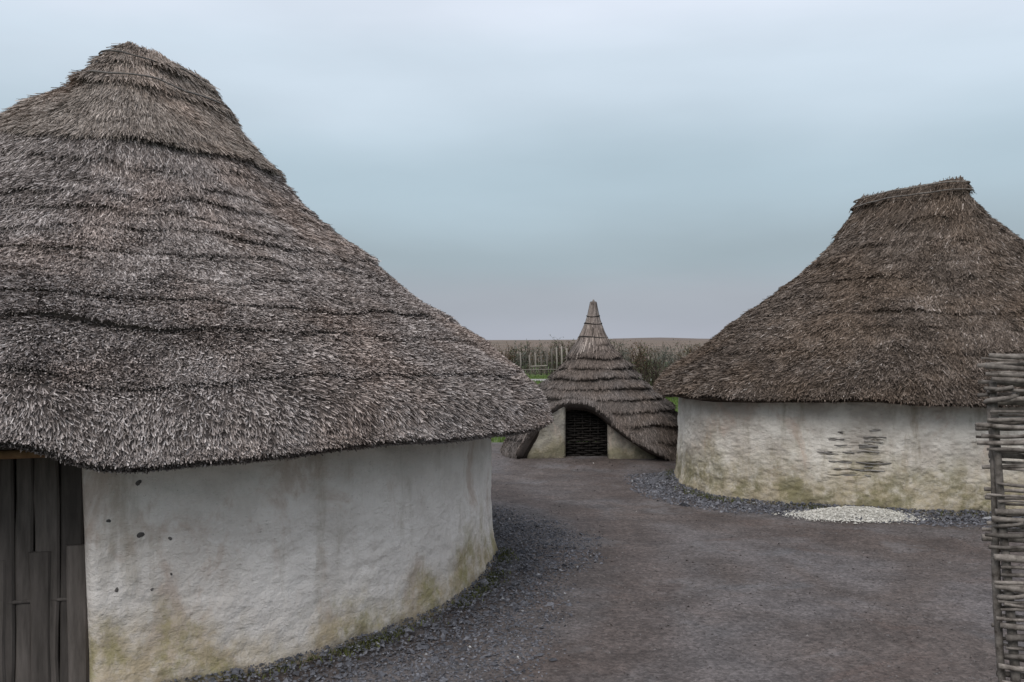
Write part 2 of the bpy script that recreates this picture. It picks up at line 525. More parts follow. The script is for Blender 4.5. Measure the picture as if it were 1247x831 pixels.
def thatch_course(name, roof, s0, s1, h, mat, parent, seed, dens, slen, swid, lift, jit=12, wav=.012, last=False,
                  lump_amp=.03, na=260, tone_mu=.5, tone_sd=.2, butt_h=None, clipf=None, clip_h=.10, ragged=.35, tonebase=.3, patchy=0.0, soft=0):
    """one course of thatch: a thick band whose butt ends stand proud of the course below, with its straw"""
    rng = np.random.default_rng(seed)
    a = np.linspace(0, 2 * np.pi, na, endpoint=False)
    wv = lambda ang, sd: wav * (1.4 * fbm(np.cos(ang) * 2.2, np.sin(ang) * 2.2, sd * 1.7, sd) + .5 * vnoise(np.cos(ang) * 13, np.sin(ang) * 13, sd, sd + 5))
    S0 = lambda ang: np.maximum(s0 + (wv(ang, seed - 1) if s0 > 0.001 else 0 * ang), 0) - (.03 if s0 > .03 else 0)
    S1 = lambda ang: s1 + (wv(ang, seed) if not last else 0 * ang)
    hh = lambda ang: h * (1 + .8 * fbm(np.cos(ang) * 3, np.sin(ang) * 3, seed * .37, seed + 2)) * np.clip(
        1 - patchy * .8 + patchy * 2.2 * fbm(np.cos(ang) * 2.7, np.sin(ang) * 2.7, seed * .81, seed + 12), .1, 1.0)
    if clipf is not None:
        S0_, S1_ = S0, S1
        S1 = lambda ang: np.minimum(S1_(ang), clipf(ang))
        S0 = lambda ang: np.minimum(S0_(ang), S1(ang))
        hh_ = hh
        hh = lambda ang: hh_(ang) + clip_h * np.clip((S1_(ang) - clipf(ang)) / .02, 0, 1)
    nr = 13
    k = np.linspace(0, 1, nr)
    roll_ = (lambda q: np.where(q < .78, (q / .78) ** .9, 1 - .8 * ((q - .78) / .22) ** 2)) if soft else (lambda q: q ** .8)
    lo, hi = S0(a), S1(a)
    tt = lo[:, None] + (hi - lo)[:, None] * k[None]
    off = -.015 + (hh(a)[:, None] + .015) * roll_(k)[None]
    aa = np.broadcast_to(a[:, None], tt.shape)
    bh = butt_h if butt_h is not None else .05
    if last:
        # rounded eave
        ke = np.array([.25, .55, .8, 1.0, 1.06])
        et = np.array([.006, .010, .010, .004, -.03])
        tt2 = hi[:, None] + et[None]
        off2 = hh(a)[:, None] - bh * ke[None]
    else:
        tt2 = hi[:, None] + np.array([.002, -.004])[None]
        off2 = np.stack([hh(a) * (.05 if soft else .3) - .01, -bh * np.ones_like(a)], 1)
    tt = np.concatenate([tt, tt2], 1); off = np.concatenate([off, off2], 1)
    aa = np.broadcast_to(a[:, None], tt.shape)
    p, n, d = roof.frame(aa, tt)
    p = p + n * (off + lump(p, 77, lump_amp))[..., None]
    V = p.reshape(-1, 3)
    Q = grid_quads(na, tt.shape[1], True)
    keep = np.ones(len(Q), bool)
    if clipf is not None:
        gone = (hi - lo) < .004
        g2 = gone & np.roll(gone, -1)
        keep = ~np.repeat(g2, tt.shape[1] - 1)
    Q = Q[keep]
    tone = np.full(len(Q), tonebase) + rng.normal(0, .03, len(Q))
    # straw
    area = 2 * np.pi * (roof.A + roof.B) / 2 * np.interp((s0 + s1) / 2, roof.ss, roof.f).clip(.06) * (s1 - s0) * roof.len
    cnt = int(dens * area)
    sa = rng.uniform(0, 2 * np.pi, cnt)
    to_eye = math.atan2(-roof.C[1], -roof.C[0])
    far_side = np.abs(np.angle(np.exp(1j * (sa - to_eye)))) > rad(112)
    sa = sa[~far_side | (rng.uniform(0, 1, cnt) < .12)]; cnt = len(sa)
    e0, e1 = S0(sa), S1(sa)
    u = rng.uniform(0, 1, cnt)
    edge = rng.uniform(0, 1, cnt) < (ragged if not last else .3)
    u = np.where(edge, 1 - np.abs(rng.normal(0, .06, cnt)), u)
    ts = e0 + (e1 - e0) * u
    ofs = -.015 + (hh(sa) + .015) * roll_(np.clip(u, 0, 1))
    if last:
        # some straws grow from the rounded butt face itself
        under = rng.uniform(0, 1, cnt) < .22
        q = rng.uniform(0, 1, cnt)
        ts = np.where(under, e1 + .010 * np.sin(q * np.pi), ts)
        ofs = np.where(under, hh(sa) - bh * q, ofs)
    p, n, d = roof.frame(sa, ts)
    p = p + n * (ofs + lump(p, 77, lump_amp))[:, None]
    # thin out what faces away from the yard
    view = np.array([0, 0, EYE]) - p; view /= np.linalg.norm(view, axis=1)[:, None]
    vis = (n * view).sum(1)
    kp = (vis > -.35) | (rng.uniform(0, 1, cnt) < .3)
    if clipf is not None: kp &= (e1 - e0) > .006
    p, n, d, u = p[kp], n[kp], d[kp], u[kp]
    if last: under = under[kp]
    m = len(p)
    side = np.cross(d, n)
    # neighbouring straws lie in tufts that share a lean
    sw = fbm(p[:, 0] * 2.6, p[:, 1] * 2.6, p[:, 2] * 2.6, 5) * rad(22) + rng.normal(0, rad(jit), m)
    lf = rad(lift) + rng.normal(0, rad(9), m) + rad(9) * vnoise(p[:, 0] * 6, p[:, 1] * 6, p[:, 2] * 6, 15)
    if soft: lf = lf - rad(22) * np.clip((u - .78) / .22, 0, 1)
    if last:
        lf = np.where(under, rad(60) + rng.normal(0, rad(14), m), lf + rad(14) * u ** 2)
    dirv = d * (np.cos(lf) * np.cos(sw))[:, None] + side * (np.cos(lf) * np.sin(sw))[:, None] + n * np.sin(lf)[:, None]
    ln = slen * rng.uniform(.55, 1.25, m)
    if last: ln = np.where(under, ln * .5, ln)
    roll = rng.normal(0, .7, m)
    wdir = np.cross(dirv, n); wdir /= np.linalg.norm(wdir, axis=1)[:, None] + 1e-9
    nn = np.cross(wdir, dirv)
    wv_ = wdir * np.cos(roll)[:, None] + nn * np.sin(roll)[:, None]
    wd = swid * rng.uniform(.6, 1.35, m)
    b0 = p - dirv * (ln * .35)[:, None] + n * .004
    b1 = p + dirv * (ln * .65)[:, None] + n * .005
    h0 = wv_ * (wd * .5)[:, None]
    SV = np.stack([b0 - h0, b0 + h0, b1 + h0 * .7, b1 - h0 * .7], 1).reshape(-1, 3)
    SQ = np.arange(m * 4).reshape(-1, 4) + len(V)
    patch = fbm(p[:, 0] * 1.2, p[:, 1] * 1.2, p[:, 2] * 2.4, 21) * .11 + fbm(p[:, 0] * 3.3, p[:, 1] * 3.3, p[:, 2] * 5, 23) * .10 + vnoise(p[:, 0] * 9, p[:, 1] * 9, p[:, 2] * 9, 4) * .10
    st = np.clip(tone_mu + patch + rng.normal(0, tone_sd, m), .02, 1)
    me = make_mesh(name, np.vstack([V, SV]), np.vstack([Q, SQ]), tone=np.concatenate([tone, st]), mats=[mat],
                   smooth=np.concatenate([np.ones(len(Q), bool), np.zeros(m, bool)]))
    return link(name, me, parent)

def roof_shell(roof, thick, parent, mat, na=160, clipf=None, s_last=.985):
    a = np.linspace(0, 2 * np.pi, na, endpoint=False)
    t = np.linspace(0, s_last, 26)
    tt = np.broadcast_to(t[None], (na, 26)).copy()
    if clipf is not None: tt = np.minimum(tt, clipf(a)[:, None] - .01)
    aa = np.broadcast_to(a[:, None], tt.shape)
    p, n, d = roof.frame(aa, tt)
    o = p - n * .05 + n * lump(p, 77, .03)[..., None] * .8
    i = p - n * thick * np.clip(t[None, :, None] * 3, .25, 1)
    G = np.concatenate([o, i[:, ::-1]], 1)
    V = G.reshape(-1, 3)
    me = make_mesh('roof', V, grid_quads(na, 52, True), tone=np.full(na * 51, .16), mats=[mat], smooth=True)
    return link('roof', me, parent)

def ring_rod(name, roof, s, off, r, mat, parent, seed, a0=0, a1=2 * np.pi, n=90, wav=.006):
    a = np.linspace(a0, a1, n)
    p, nn, d = roof.frame(a, s + wav * fbm(np.cos(a) * 2, np.sin(a) * 2, seed, seed))
    p = p + nn * (off + lump(p, 77, .03))[:, None]
    V, Q, T = tube(p, r, 5, lumpy=.3, seed=seed, cap=False)
    return link(name, make_mesh(name, V, Q, mats=[mat], smooth=True, T=T), parent)

# ------------------------------------------------------------------ daub walls
def daub_wall(parent, C, rot, A, B, ne, z1, mat, seed, a0=0, a1=2 * np.pi, na=500, nz=80, thick=.24, lean=None, gaps=(), rough=1.0, base_noise=1.0):
    closed = (a1 - a0) > 2 * np.pi - .01
    if closed:
        a = np.linspace(a0, a1, na, endpoint=False)
    else:
        k = np.linspace(0, 1, na); a = a0 + (a1 - a0) * k
        ext = np.array([.002, .006, .011, .016, .024])
        a = np.unique(np.concatenate([a, a0 + ext, a1 - ext])); na = len(a)
    z = np.linspace(-.08, z1, nz)
    if gaps:
        a = np.unique(np.concatenate([a, np.linspace(rad(-127), rad(-108), 240)])); na = len(a)
        z = np.unique(np.concatenate([z, np.linspace(.3, .92, 110)])); nz = len(z)
    aa = np.broadcast_to(a[:, None], (na, nz)); zz = np.broadcast_to(z[None], (na, nz))
    b = aa - rot
    rho = ((np.abs(np.cos(b)) / A) ** ne + (np.abs(np.sin(b)) / B) ** ne) ** (-1 / ne)
    ca, sa = np.cos(aa), np.sin(aa)
    x, y = rho * ca, rho * sa
    cx, cy = x + C[0], y + C[1]
    disp = rough * (.030 * fbm(cx * .9, cy * .9, zz * .9, seed) + .026 * fbm(cx * 3.2, cy * 3.2, zz * 3.6, seed + 1)
                    + .012 * fbm(cx * 8, cy * 8, zz * 10, seed + 2) + .0045 * vnoise(cx * 26, cy * 26, zz * 36, seed + 3))
    foot = np.clip((.22 - zz) / .22, 0, 1)
    disp = disp + foot ** 2 * (.022 + .05 * base_noise * fbm(cx * 4, cy * 4, zz * 2, seed + 6)) + .015 * (1 - zz / z1)
    # crumbled tide: little ledges where the wash has come away
    led = np.clip(fbm(cx * 2.4, cy * 2.4, zz * 4.2, seed + 9) - .22, 0, .1) / .1
    disp = disp - .007 * led * np.clip((.75 - zz) / .3, 0, 1)
    if gaps:
        er = np.clip(1.25 - ((cx - 3.62) / .42) ** 2 - ((zz - .60) / .30) ** 2, 0, 1) * (cy < C[1])
        disp = disp - er * (.012 + .022 * fbm(cx * 7, cy * 7, zz * 26, 14))
    for (gx, gz, gw, gh, gd) in gaps:
        q = np.abs((cx - gx) / gw) ** 2 + ((zz - gz - .014 * fbm(cx * 9, gz * 40, 0, 3)) / (gh * (.55 + .75 * (vnoise(cx * 26, gz * 37, 0, 5) + .35)))) ** 2
        front = cy < C[1]
        disp = disp - np.where(front, gd * np.clip(1.6 - 1.4 * q, 0, 1), 0)
    if not closed:
        dist = np.minimum(aa - a0, a1 - aa) * A
        rr = .07
        dd = np.clip(dist, 0, rr)
        disp = disp - (rr - np.sqrt(np.clip(rr * rr - (rr - dd) ** 2, 0, None)))
    R = rho + disp
    sh = 0 if lean is None else lean(aa, zz)
    X = C[0] + R * np.cos(aa + sh); Y = C[1] + R * np.sin(aa + sh)
    outer = np.stack([X, Y, zz], -1)
    Ri = rho - thick
    inner = np.stack([C[0] + Ri * np.cos(aa + sh), C[1] + Ri * np.sin(aa + sh), zz], -1)[:, [-1, nz // 2, 0]]
    G = np.concatenate([outer, inner], 1)
    nv = nz + 3
    V = G.reshape(-1, 3)
    Q = grid_quads(na, nv, closed)
    if not closed:
        caps = []
        for i in (0, na - 1):
            base = i * nv
            for j in range(nz - 1):
                f = (nz - 1 - j) / (nz - 1)
                # simple fan of quads to the inner edge
                caps.append((base + j, base + j + 1, base + nz + (0 if f <= .5 else 1), base + nz + (1 if f <= .5 else 2)))
        Q = np.vstack([Q, caps])
    o = link('wall', make_mesh('wall', V, Q, mats=[mat], smooth=True), parent)
    return o, (a, z, outer)

# ================================================================== the big house on the left
houseA = thing('thatched_house', 'largest round house, grey weathered thatch and white daub wall, plank door', 'house', (*LEFT_C, 0))
def rel(o):      # parts are modelled in world coordinates: shift them under their thing
    o.location = (-o.parent.location[0], -o.parent.location[1], -o.parent.location[2])
    return o

DOOR_A0, DOOR_A1 = rad(-88.2), rad(-69.3)
def dzA(a):
    d = np.angle(np.exp(1j * (a - rad(-78))))
    d2 = np.angle(np.exp(1j * (a - rad(-66))))
    return .085 * np.exp(-(d2 / rad(48)) ** 4) + .15 * np.exp(-(d / rad(9)) ** 4) + .035 * fbm(np.cos(a) * 2.6, np.sin(a) * 2.6, 0, 31) - .02
roofA = Roof(LEFT_C, 0, 3.50, 3.50, 2.0, rad(90 - 17.5), .44, .05,
             [(0, 4.15), (.03, 4.07), (.075, 3.88), (.14, 3.62), (.20, 3.39), (.27, 3.14), (.345, 2.89), (.413, 2.72), (.519, 2.46), (.63, 2.20),
              (.739, 1.98), (.845, 1.77), (.925, 1.56), (.962, 1.45), (.985, 1.35), (1.0, 1.20)], dz=dzA, roff=(.30, .12), shoulder=(rad(195), .30))
shellA = rel(roof_shell(roofA, .24, houseA, GREY_THATCH))
lv = [.0, .055, .115, .265, .32, .375, .43, .485, .54, .60, .66, .73, .81, .90, 1.0]
def under(o, shell):      # third level: under the roof, whose origin sits at the world origin
    o.parent = shell
    return o
for i in range(len(lv) - 1):
    cap = i < 3
    last = i == len(lv) - 2
    under(thatch_course('thatch_course', roofA, lv[i], lv[i + 1], (.03 if i < 2 else .022) if cap else (.018 if i < 12 else .010),
                  CAP_THATCH if cap else GREY_THATCH, None, 100 + i, 10000 if i < 8 else 20000, .14 if cap else (.10 if i < 8 else .062),
                  .0066 if i < 8 else .0064, 6 if cap else (5, 5, 5, 6, 7, 8, 10, 14, 18, 22, 25)[i - 3], 9 if cap else (14 if i < 9 else 20), wav=.006 if cap else .022, last=last,
                  tone_mu=.60 if cap else (.56 if i < 7 else .62), tone_sd=.17 if cap else (.235 if i < 8 else .27), butt_h=.06 if last else None, na=320, ragged=.3 if cap else .2,
                  patchy=0 if cap else 1.0, tonebase=.3 if cap else .26), shellA)
for i, s in enumerate((.054, .112)):
    under(ring_rod('binding_rod', roofA, s, .052, .007, PEG_WOOD, None, 40 + i), shellA)

lean = lambda a, z: -np.clip((1.3 - z) / 1.3, -1, 1.2) * rad(.9) * np.exp(-((a - DOOR_A1) / .25) ** 2) * -1
wallA, infoA = daub_wall(houseA, LEFT_C, 0, 3.03, 3.03, 2.0, 1.50, DAUB_A, 3, DOOR_A1, DOOR_A0 + 2 * np.pi, na=760, nz=96, lean=lean)
rel(wallA)

# pegs let into the wall
def on_ray(px, py):
    v = np.array([(px - 623.5) / 1039.0, 1.0, (415.5 - py) / 1039.0]); return v
def hit_wall(C, R, px, py):
    v = on_ray(px, py)
    d2 = v[:2]; c = C
    A_ = d2 @ d2; B_ = -2 * d2 @ c; C_ = c @ c - R * R
    t = (-B_ - math.sqrt(B_ * B_ - 4 * A_ * C_)) / (2 * A_)
    return np.array([0, 0, EYE]) + v * t
def surf(info, C, a, z):
    A_, Z_, O_ = info
    i = int(np.argmin(np.abs(np.angle(np.exp(1j * (A_ - a)))))); j = int(np.argmin(np.abs(Z_ - z)))
    return O_[i, j]
for k, (px, py, r) in enumerate([(167, 588, .020), (168, 655, .024), (128, 638, .014), (205, 656, .013), (207, 700, .009), (133, 721, .015), (177, 722, .012)]):
    r *= .72
    h = hit_wall(LEFT_C, 3.06, px, py)
    a = math.atan2(h[1] - LEFT_C[1], h[0] - LEFT_C[0])
    p = surf(infoA, LEFT_C, a, h[2])
    nrm = np.array([math.cos(a), math.sin(a), 0])
    rows = [(-.05, 1.05), (.0, 1), (.004, .8), (.005, .5), (.005, .02)]
    tan = np.array([-math.sin(a), math.cos(a), 0]); ns = 10
    V, Q = [], []
    for o_, rr in rows:
        for q in range(ns):
            an = q / ns * 2 * math.pi
            wob = 1 + .22 * math.sin(an * 2 + k) + .1 * math.sin(3 * an + 2 * k)
            V.append(p + nrm * o_ + r * rr * wob * (tan * math.cos(an) + np.array([0, 0, 1]) * math.sin(an)))
    for i in range(len(rows) - 1):
        for q in range(ns):
            Q.append((i * ns + q, i * ns + (q + 1) % ns, (i + 1) * ns + (q + 1) % ns, (i + 1) * ns + q))
    rel(link('peg', make_mesh('peg', V, Q, mats=[PEG_WOOD], smooth=True), houseA))

# door of upright boards, set back in the opening
am = (DOOR_A0 + DOOR_A1) / 2
dn = np.array([math.cos(am), math.sin(am), 0]); dt_ = np.array([-math.sin(am), math.cos(am), 0])
dc = np.array([*LEFT_C, 0]) + dn * 2.86
door = bpy.data.objects.new('door', None); col.objects.link(door); door.parent = houseA
rel(door)
def board(name, u0, u1, z0, z1, out_, th, seed, parent, mat, round_top=0, nseg=10):
    """a riven board: uneven edges and face, bevelled corners"""
    zz = np.linspace(z0, z1, nseg)
    rs = np.random.default_rng(seed)
    V = []
    for i, z in enumerate(zz):
        l = u0 + .006 * vnoise(z * 4, seed, 0, seed); r = u1 + .006 * vnoise(z * 4, seed + 5, 0, seed)
        if round_top:
            k = np.clip((z1 - z) / round_top, 0, 1); sh = (u1 - u0) / 2 * (1 - math.sqrt(1 - (1 - k) ** 2)); l += sh; r -= sh
        f = out_ + .008 * vnoise(z * 2.5, seed, 3, seed)
        bv = min(.010, abs(r - l) * .3)
        for uu, oo in ((l, f - th), (l, f - bv), (l + bv, f), ((l + r) / 2, f + .003), (r - bv, f), (r, f - bv), (r, f - th)):
            V.append(dc + dt_ * uu + dn * oo + np.array([0, 0, z]))
    Q = list(grid_quads(nseg, 7))
    n0 = (nseg - 1) * 7
    T = [(n0, n0 + 1, n0 + 2), (n0, n0 + 2, n0 + 3), (n0, n0 + 3, n0 + 4), (n0, n0 + 4, n0 + 5), (n0, n0 + 5, n0 + 6)]
    return link(name, make_mesh(name, V, Q, mats=[mat], smooth=False, T=T), parent)
half = 3.0 * (DOOR_A1 - DOOR_A0) / 2 + .05
u = -half; k = 0
while u < half:
    wdt = random.uniform(.085, .135)
    board('plank', u, min(u + wdt - .006, half), .02, 1.5, -.02 + random.uniform(-.006, .006), .03, 200 + k, door, DOOR_WOOD)
    u += wdt; k += 1
# stouter split uprights and rails on the lower half of the door
for k, (u0, u1, z1) in enumerate([(-.42, -.31, .74), (-.20, -.09, .80), (.02, .115, .70), (.225, .325, .735), (.40, .50, .76)]):
    board('upright', u0, u1, .03, z1, -.010, .03, 300 + k, door, DOOR_WOOD)
for k, (z0, z1, o_) in enumerate([(.465, .49, -.014)]):
    V, Q, T = tube(np.array([dc + dt_ * q + dn * (o_ - .012) + np.array([0, 0, (z0 + z1) / 2 + .008 * math.sin(q * 5 + k)]) for q in np.linspace(-half, half, 14)]), (z1 - z0) / 2.4, 7, lumpy=.2, seed=k)
    link('rail', make_mesh('rail', V, Q, mats=[DOOR_WOOD], smooth=True, T=T), door)
# lintel pole under the lifted eave
V, Q, T = tube(np.array([dc + dn * (.27 + .02 * math.cos(q * 2)) + dt_ * q + np.array([0, 0, 1.262 + .012 * math.sin(q * 3) - .012 * q]) for q in np.linspace(-.75, .40, 14)]), .022, 8, lumpy=.15, seed=4)
rel(link('lintel', make_mesh('lintel', V, Q, mats=[LINTEL_WOOD], smooth=True, T=T), houseA))

# ================================================================== the house on the right
houseB = thing('thatched_house', 'square house with brown thatch behind the wattle fence, stained wall with exposed laths', 'house', (*RIGHT_C, 0))
def dzB(a):
    return .05 * fbm(np.cos(a) * 2.6, np.sin(a) * 2.6, 0, 61)
roofB = Roof(RIGHT_C, RIGHT_ROT, 3.2, 2.72, 3.6, rad(-67), .81, .10,
             [(0, 3.80), (.012, 3.74), (.05, 3.55), (.11, 3.33), (.18, 3.10), (.336, 2.70), (.50, 2.32), (.706, 1.92), (.83, 1.64), (.93, 1.43), (.975, 1.32), (1.0, 1.21)], shoulder=(rad(-5), .2), dz=dzB)
shellB = rel(roof_shell(roofB, .22, houseB, BROWN_THATCH))
lvB = [0, .05, .16, .25, .34, .43, .52, .61, .70, .80, 1.0]
for i in range(len(lvB) - 1):
    last = i == len(lvB) - 2
    under(thatch_course('thatch_course', roofB, lvB[i], lvB[i + 1], .045 if i == 0 else (.028 if i < 7 else .018), BROWN_THATCH, None, 400 + i, 6500, .11, .0095,
                  6 if i < 2 else (7 if not last else 15), 20, wav=.022, last=last, lump_amp=.045,
                  soft=0, tone_mu=.48, tone_sd=.2, butt_h=.05 if last else None, ragged=.08, na=300, patchy=1.0, tonebase=.24), shellB)
for i, s in enumerate((.022, .05)):
    under(ring_rod('binding_rod', roofB, s, .06, .010, ROD_WOOD, None, 50 + i), shellB)

# gaps in the daub, px in the photograph -> place on the wall plane (front face about 8.85 m away)
GP = [(1036, 531, 4, 4), (1076, 527, 8, 3), (1075, 536, 14, 3), (1074, 542, 12, 4), (1036, 547, 8, 4), (1068, 548, 12, 2.5), (1068, 554, 14, 3),
      (1020, 558, 16, 4), (1045, 556, 8, 2.5), (1035, 568, 22, 3), (1073, 569, 22, 5), (1040, 577, 26, 4), (1066, 574, 8, 6), (1038, 584, 36, 3)]
gaps = []
rq = random.Random(4)
for k in range(8):
    GP.append((rq.uniform(1014, 1084), rq.uniform(534, 588), rq.uniform(5, 18), rq.uniform(1.8, 2.8)))
for (gx, gy, gw, gh) in GP:
    d = 8.80
    gaps.append(((gx - 623.5) / 1039 * d, EYE - (gy - 415.5) / 1039 * d, gw / 2 * d / 1039 * 1.2, gh / 2 * d / 1039 * 1.0, .024))
wallB, infoB = daub_wall(houseB, RIGHT_C, RIGHT_ROT, 2.95, 2.47, 4.0, 1.27, DAUB_B, 45, -np.pi, np.pi, na=1100, nz=130, gaps=gaps, rough=1.1, base_noise=1.6)
rel(wallB)
# grey laths lying in the gaps
Aw, Zw, Ow = infoB
for k, (gx, gz, gw, gh, gd) in enumerate(gaps[:20]):
    fr = np.where(Ow[:, 0, 1] < RIGHT_C[1])[0]
    xs_ = np.linspace(gx - gw * 1.5, gx + gw * 1.5, 7)
    pts = []
    j = int(np.argmin(np.abs(Zw - gz)))
    for x_ in xs_:
        i = fr[np.argmin(np.abs(Ow[fr, j, 0] - x_))]
        b_ = Aw[i] - RIGHT_ROT
        rho = ((abs(math.cos(b_)) / 2.95) ** 4 + (abs(math.sin(b_)) / 2.47) ** 4) ** -.25
        rr = rho - .010 + .01 * math.sin(x_ * 30 + k)
        pts.append((RIGHT_C[0] + rr * math.cos(Aw[i]), RIGHT_C[1] + rr * math.sin(Aw[i]), gz + gh * .55 + .006 * math.sin(x_ * 19 + k * 2)))
    V, Q, T = tube(np.array(pts), random.uniform(.006, .010), 5, lumpy=.2, seed=k)
    rel(link('lath', make_mesh('lath', V, Q, mats=[LATH_WOOD], smooth=True, T=T), houseB))

# ================================================================== the small hut between them
hut = thing('thatched_hut', 'small low hut with pointed stepped thatch and dark doorway between the houses', 'hut', (*HUT_C, 0))
def clipH(a):
    """where the thatch is cut back over the doorway (yard side)"""
    d = np.degrees(np.angle(np.exp(1j * (a + np.pi / 2)))) - 90
    zc = np.interp(d, [-150, -142, -136, -130, -124, -116, -104, -96, -90, -77, -63, -51, -45], [-.1, -.02, .40, .68, .78, .82, .81, .75, .66, .40, .15, -.02, -.1])
    return np.interp(-zc, -roofH.z, roofH.ss, right=1.02)
roofH = Roof(HUT_C, 0, 1.50, 1.40, 2.9, 0, .03, .03,
             [(0, 1.88), (.05, 1.83), (.12, 1.74), (.19, 1.63), (.265, 1.48), (.36, 1.32), (.475, 1.14), (.61, .95), (.74, .77), (.85, .56), (.93, .33), (.98, .14), (1.0, .02)], roff=(-.07, 0))
shellH = rel(roof_shell(roofH, .13, hut, HUT_THATCH, clipf=clipH, s_last=.99))
lvH = [.0, .12, .22, .31, .40, .49, .58, .68, .78, .89, 1.0]
for i in range(len(lvH) - 1):
    under(thatch_course('thatch_course', roofH, lvH[i], lvH[i + 1], .07, HUT_THATCH, None, 600 + i, 3600, .075, .010, 1, 6, wav=.012,
                  lump_amp=.02, tone_mu=.44, tone_sd=.13, ragged=.12, na=220, clipf=clipH, clip_h=.05, tonebase=.3), shellH)
# pointed tuft bound at the top
fin_pts = [(1.58, .40), (1.68, .335), (1.78, .27), (1.90, .205), (2.0, .158), (2.10, .122), (2.2, .092), (2.32, .066), (2.43, .052), (2.445, .046), (2.446, .004)]
def finial():
    ns = 26
    V, Q = [], []
    for z, r in fin_pts:
        for q in range(ns):
            a = q / ns * 2 * math.pi
            rr = r * (1 + .10 * vnoise(q * 1.1, z * 2, 0, 9))
            V.append((HUT_C[0] - .07 + rr * math.cos(a) + .012 * (z - 1.6), HUT_C[1] + rr * math.sin(a), z))
    for i in range(len(fin_pts) - 1):
        for q in range(ns):
            Q.append((i * ns + q, i * ns + (q + 1) % ns, (i + 1) * ns + (q + 1) % ns, (i + 1) * ns + q))
    V = [np.array(v, float) for v in V]
    tone = [.35] * len(Q)
    rs = np.random.default_rng(5)
    fz = np.array([f[0] for f in fin_pts]); fr = np.array([f[1] for f in fin_pts])
    base = len(V)
    for k in range(900):
        z1 = rs.uniform(1.75, 2.48); z0 = z1 - rs.uniform(.12, .25); a = rs.uniform(0, 2 * math.pi)
        pts = []
        for z in (z0, z1):
            rr = np.interp(z, fz, fr) * 1.02 + .006
            for s_ in (-1, 1):
                an = a + s_ * .008 / rr
                pts.append(np.array((HUT_C[0] - .07 + rr * math.cos(an) + .012 * (z - 1.6), HUT_C[1] + rr * math.sin(an), z)))
        V += [pts[0], pts[1], pts[3], pts[2]]
        Q.append((base, base + 1, base + 2, base + 3)); base += 4
        tone.append(float(np.clip(rs.normal(.58, .17), .05, 1)))
    return rel(link('finial', make_mesh('finial', np.array(V), Q, tone=tone, mats=[HUT_THATCH], smooth=False), hut))
fin = finial()
for k, z in enumerate((1.86, 2.08, 2.2)):
    rr = np.interp(z, [f[0] for f in fin_pts], [f[1] for f in fin_pts]) + .012
    a = np.linspace(0, 2 * np.pi, 22)
    V, Q, T = tube(np.stack([HUT_C[0] - .07 + rr * np.cos(a) + .012 * (z - 1.6), HUT_C[1] + rr * np.sin(a), z + .012 * np.sin(a * 2 + k)], 1), .011, 5, cap=False)
    link('binding', make_mesh('binding', V, Q, mats=[DARK_ROD], smooth=True, T=T), fin)

# daub front with the doorway
def panel(x0, x1, y, z1, z2, seed, thick=.16, nx=36, nz=36, bulge=0.0):
    X = np.linspace(x0, x1, nx); Z = np.linspace(0, 1, nz)
    XX, ZZ = np.meshgrid(X, Z, indexing='ij')
    ZZ = -.05 + ZZ * (z1 + (z2 - z1) * (XX - x0) / (x1 - x0) + .05)
    e = np.minimum(XX - x0, x1 - XX); rr = .05; dd = np.clip(e, 0, rr)
    edge = rr - np.sqrt(np.clip(rr * rr - (rr - dd) ** 2, 0, None))
    YY = y - .035 * fbm(XX * 3, ZZ * 3, 0, seed) - .012 * fbm(XX * 11, ZZ * 11, 0, seed + 1) + edge - bulge * np.clip(1 - ZZ / .25, 0, 1) ** 2
    F = np.stack([XX, YY, ZZ], -1)
    Bk = np.stack([XX, np.full_like(XX, y + thick), ZZ], -1)
    V = np.concatenate([F.reshape(-1, 3), Bk.reshape(-1, 3)])
    n = nx * nz
    Q = [grid_quads(nx, nz), grid_quads(nx, nz)[:, ::-1] + n]
    for j in range(nz - 1):
        Q.append(np.array([[j, j + 1, n + j + 1, n + j], [(nx - 1) * nz + j + 1, (nx - 1) * nz + j, n + (nx - 1) * nz + j, n + (nx - 1) * nz + j + 1]]))
    for i in range(nx - 1):
        Q.append(np.array([[i * nz + nz - 1, (i + 1) * nz + nz - 1, n + (i + 1) * nz + nz - 1, n + i * nz + nz - 1]]))
    return V, np.vstack(Q), np.zeros((0, 3), int)
FY = HUT_C[1] - .95
V, Q, T = panel(.22, .82, FY, .45, .82, 3)
rel(link('wall', make_mesh('wall', V, Q, mats=[DAUB_C], smooth=True), hut))
V, Q, T = panel(1.46, 2.22, FY - .06, .66, .16, 8, bulge=.06)
rel(link('wall', make_mesh('wall', V, Q, mats=[DAUB_C], smooth=True), hut))
# a woven hurdle closes the doorway
hdoor = bpy.data.objects.new('door', None); col.objects.link(hdoor); hdoor.parent = hut; rel(hdoor)
for k in range(6):
    x_ = .84 + k * .122
    V, Q, T = tube(np.array([(x_, FY + .22, -.02), (x_ + .01, FY + .22, .5), (x_, FY + .22, .95)]), .014, 5)
    link('stake', make_mesh('stake', V, Q, mats=[DARK_ROD], smooth=True, T=T), hdoor)
for k in range(24):
    xs_ = np.linspace(.78, 1.52, 22)
    pts = np.stack([xs_, FY + .22 + .02 * np.cos((xs_ - .84) / .122 * np.pi + np.pi * (k % 2)), .03 + k * .038 + .007 * np.sin(xs_ * 7 + k)], 1)
    V, Q, T = tube(pts, random.uniform(.013, .018), 5, lumpy=.2, seed=k)
    link('rod', make_mesh('rod', V, Q, mats=[DARK_ROD], smooth=True, T=T), hdoor)

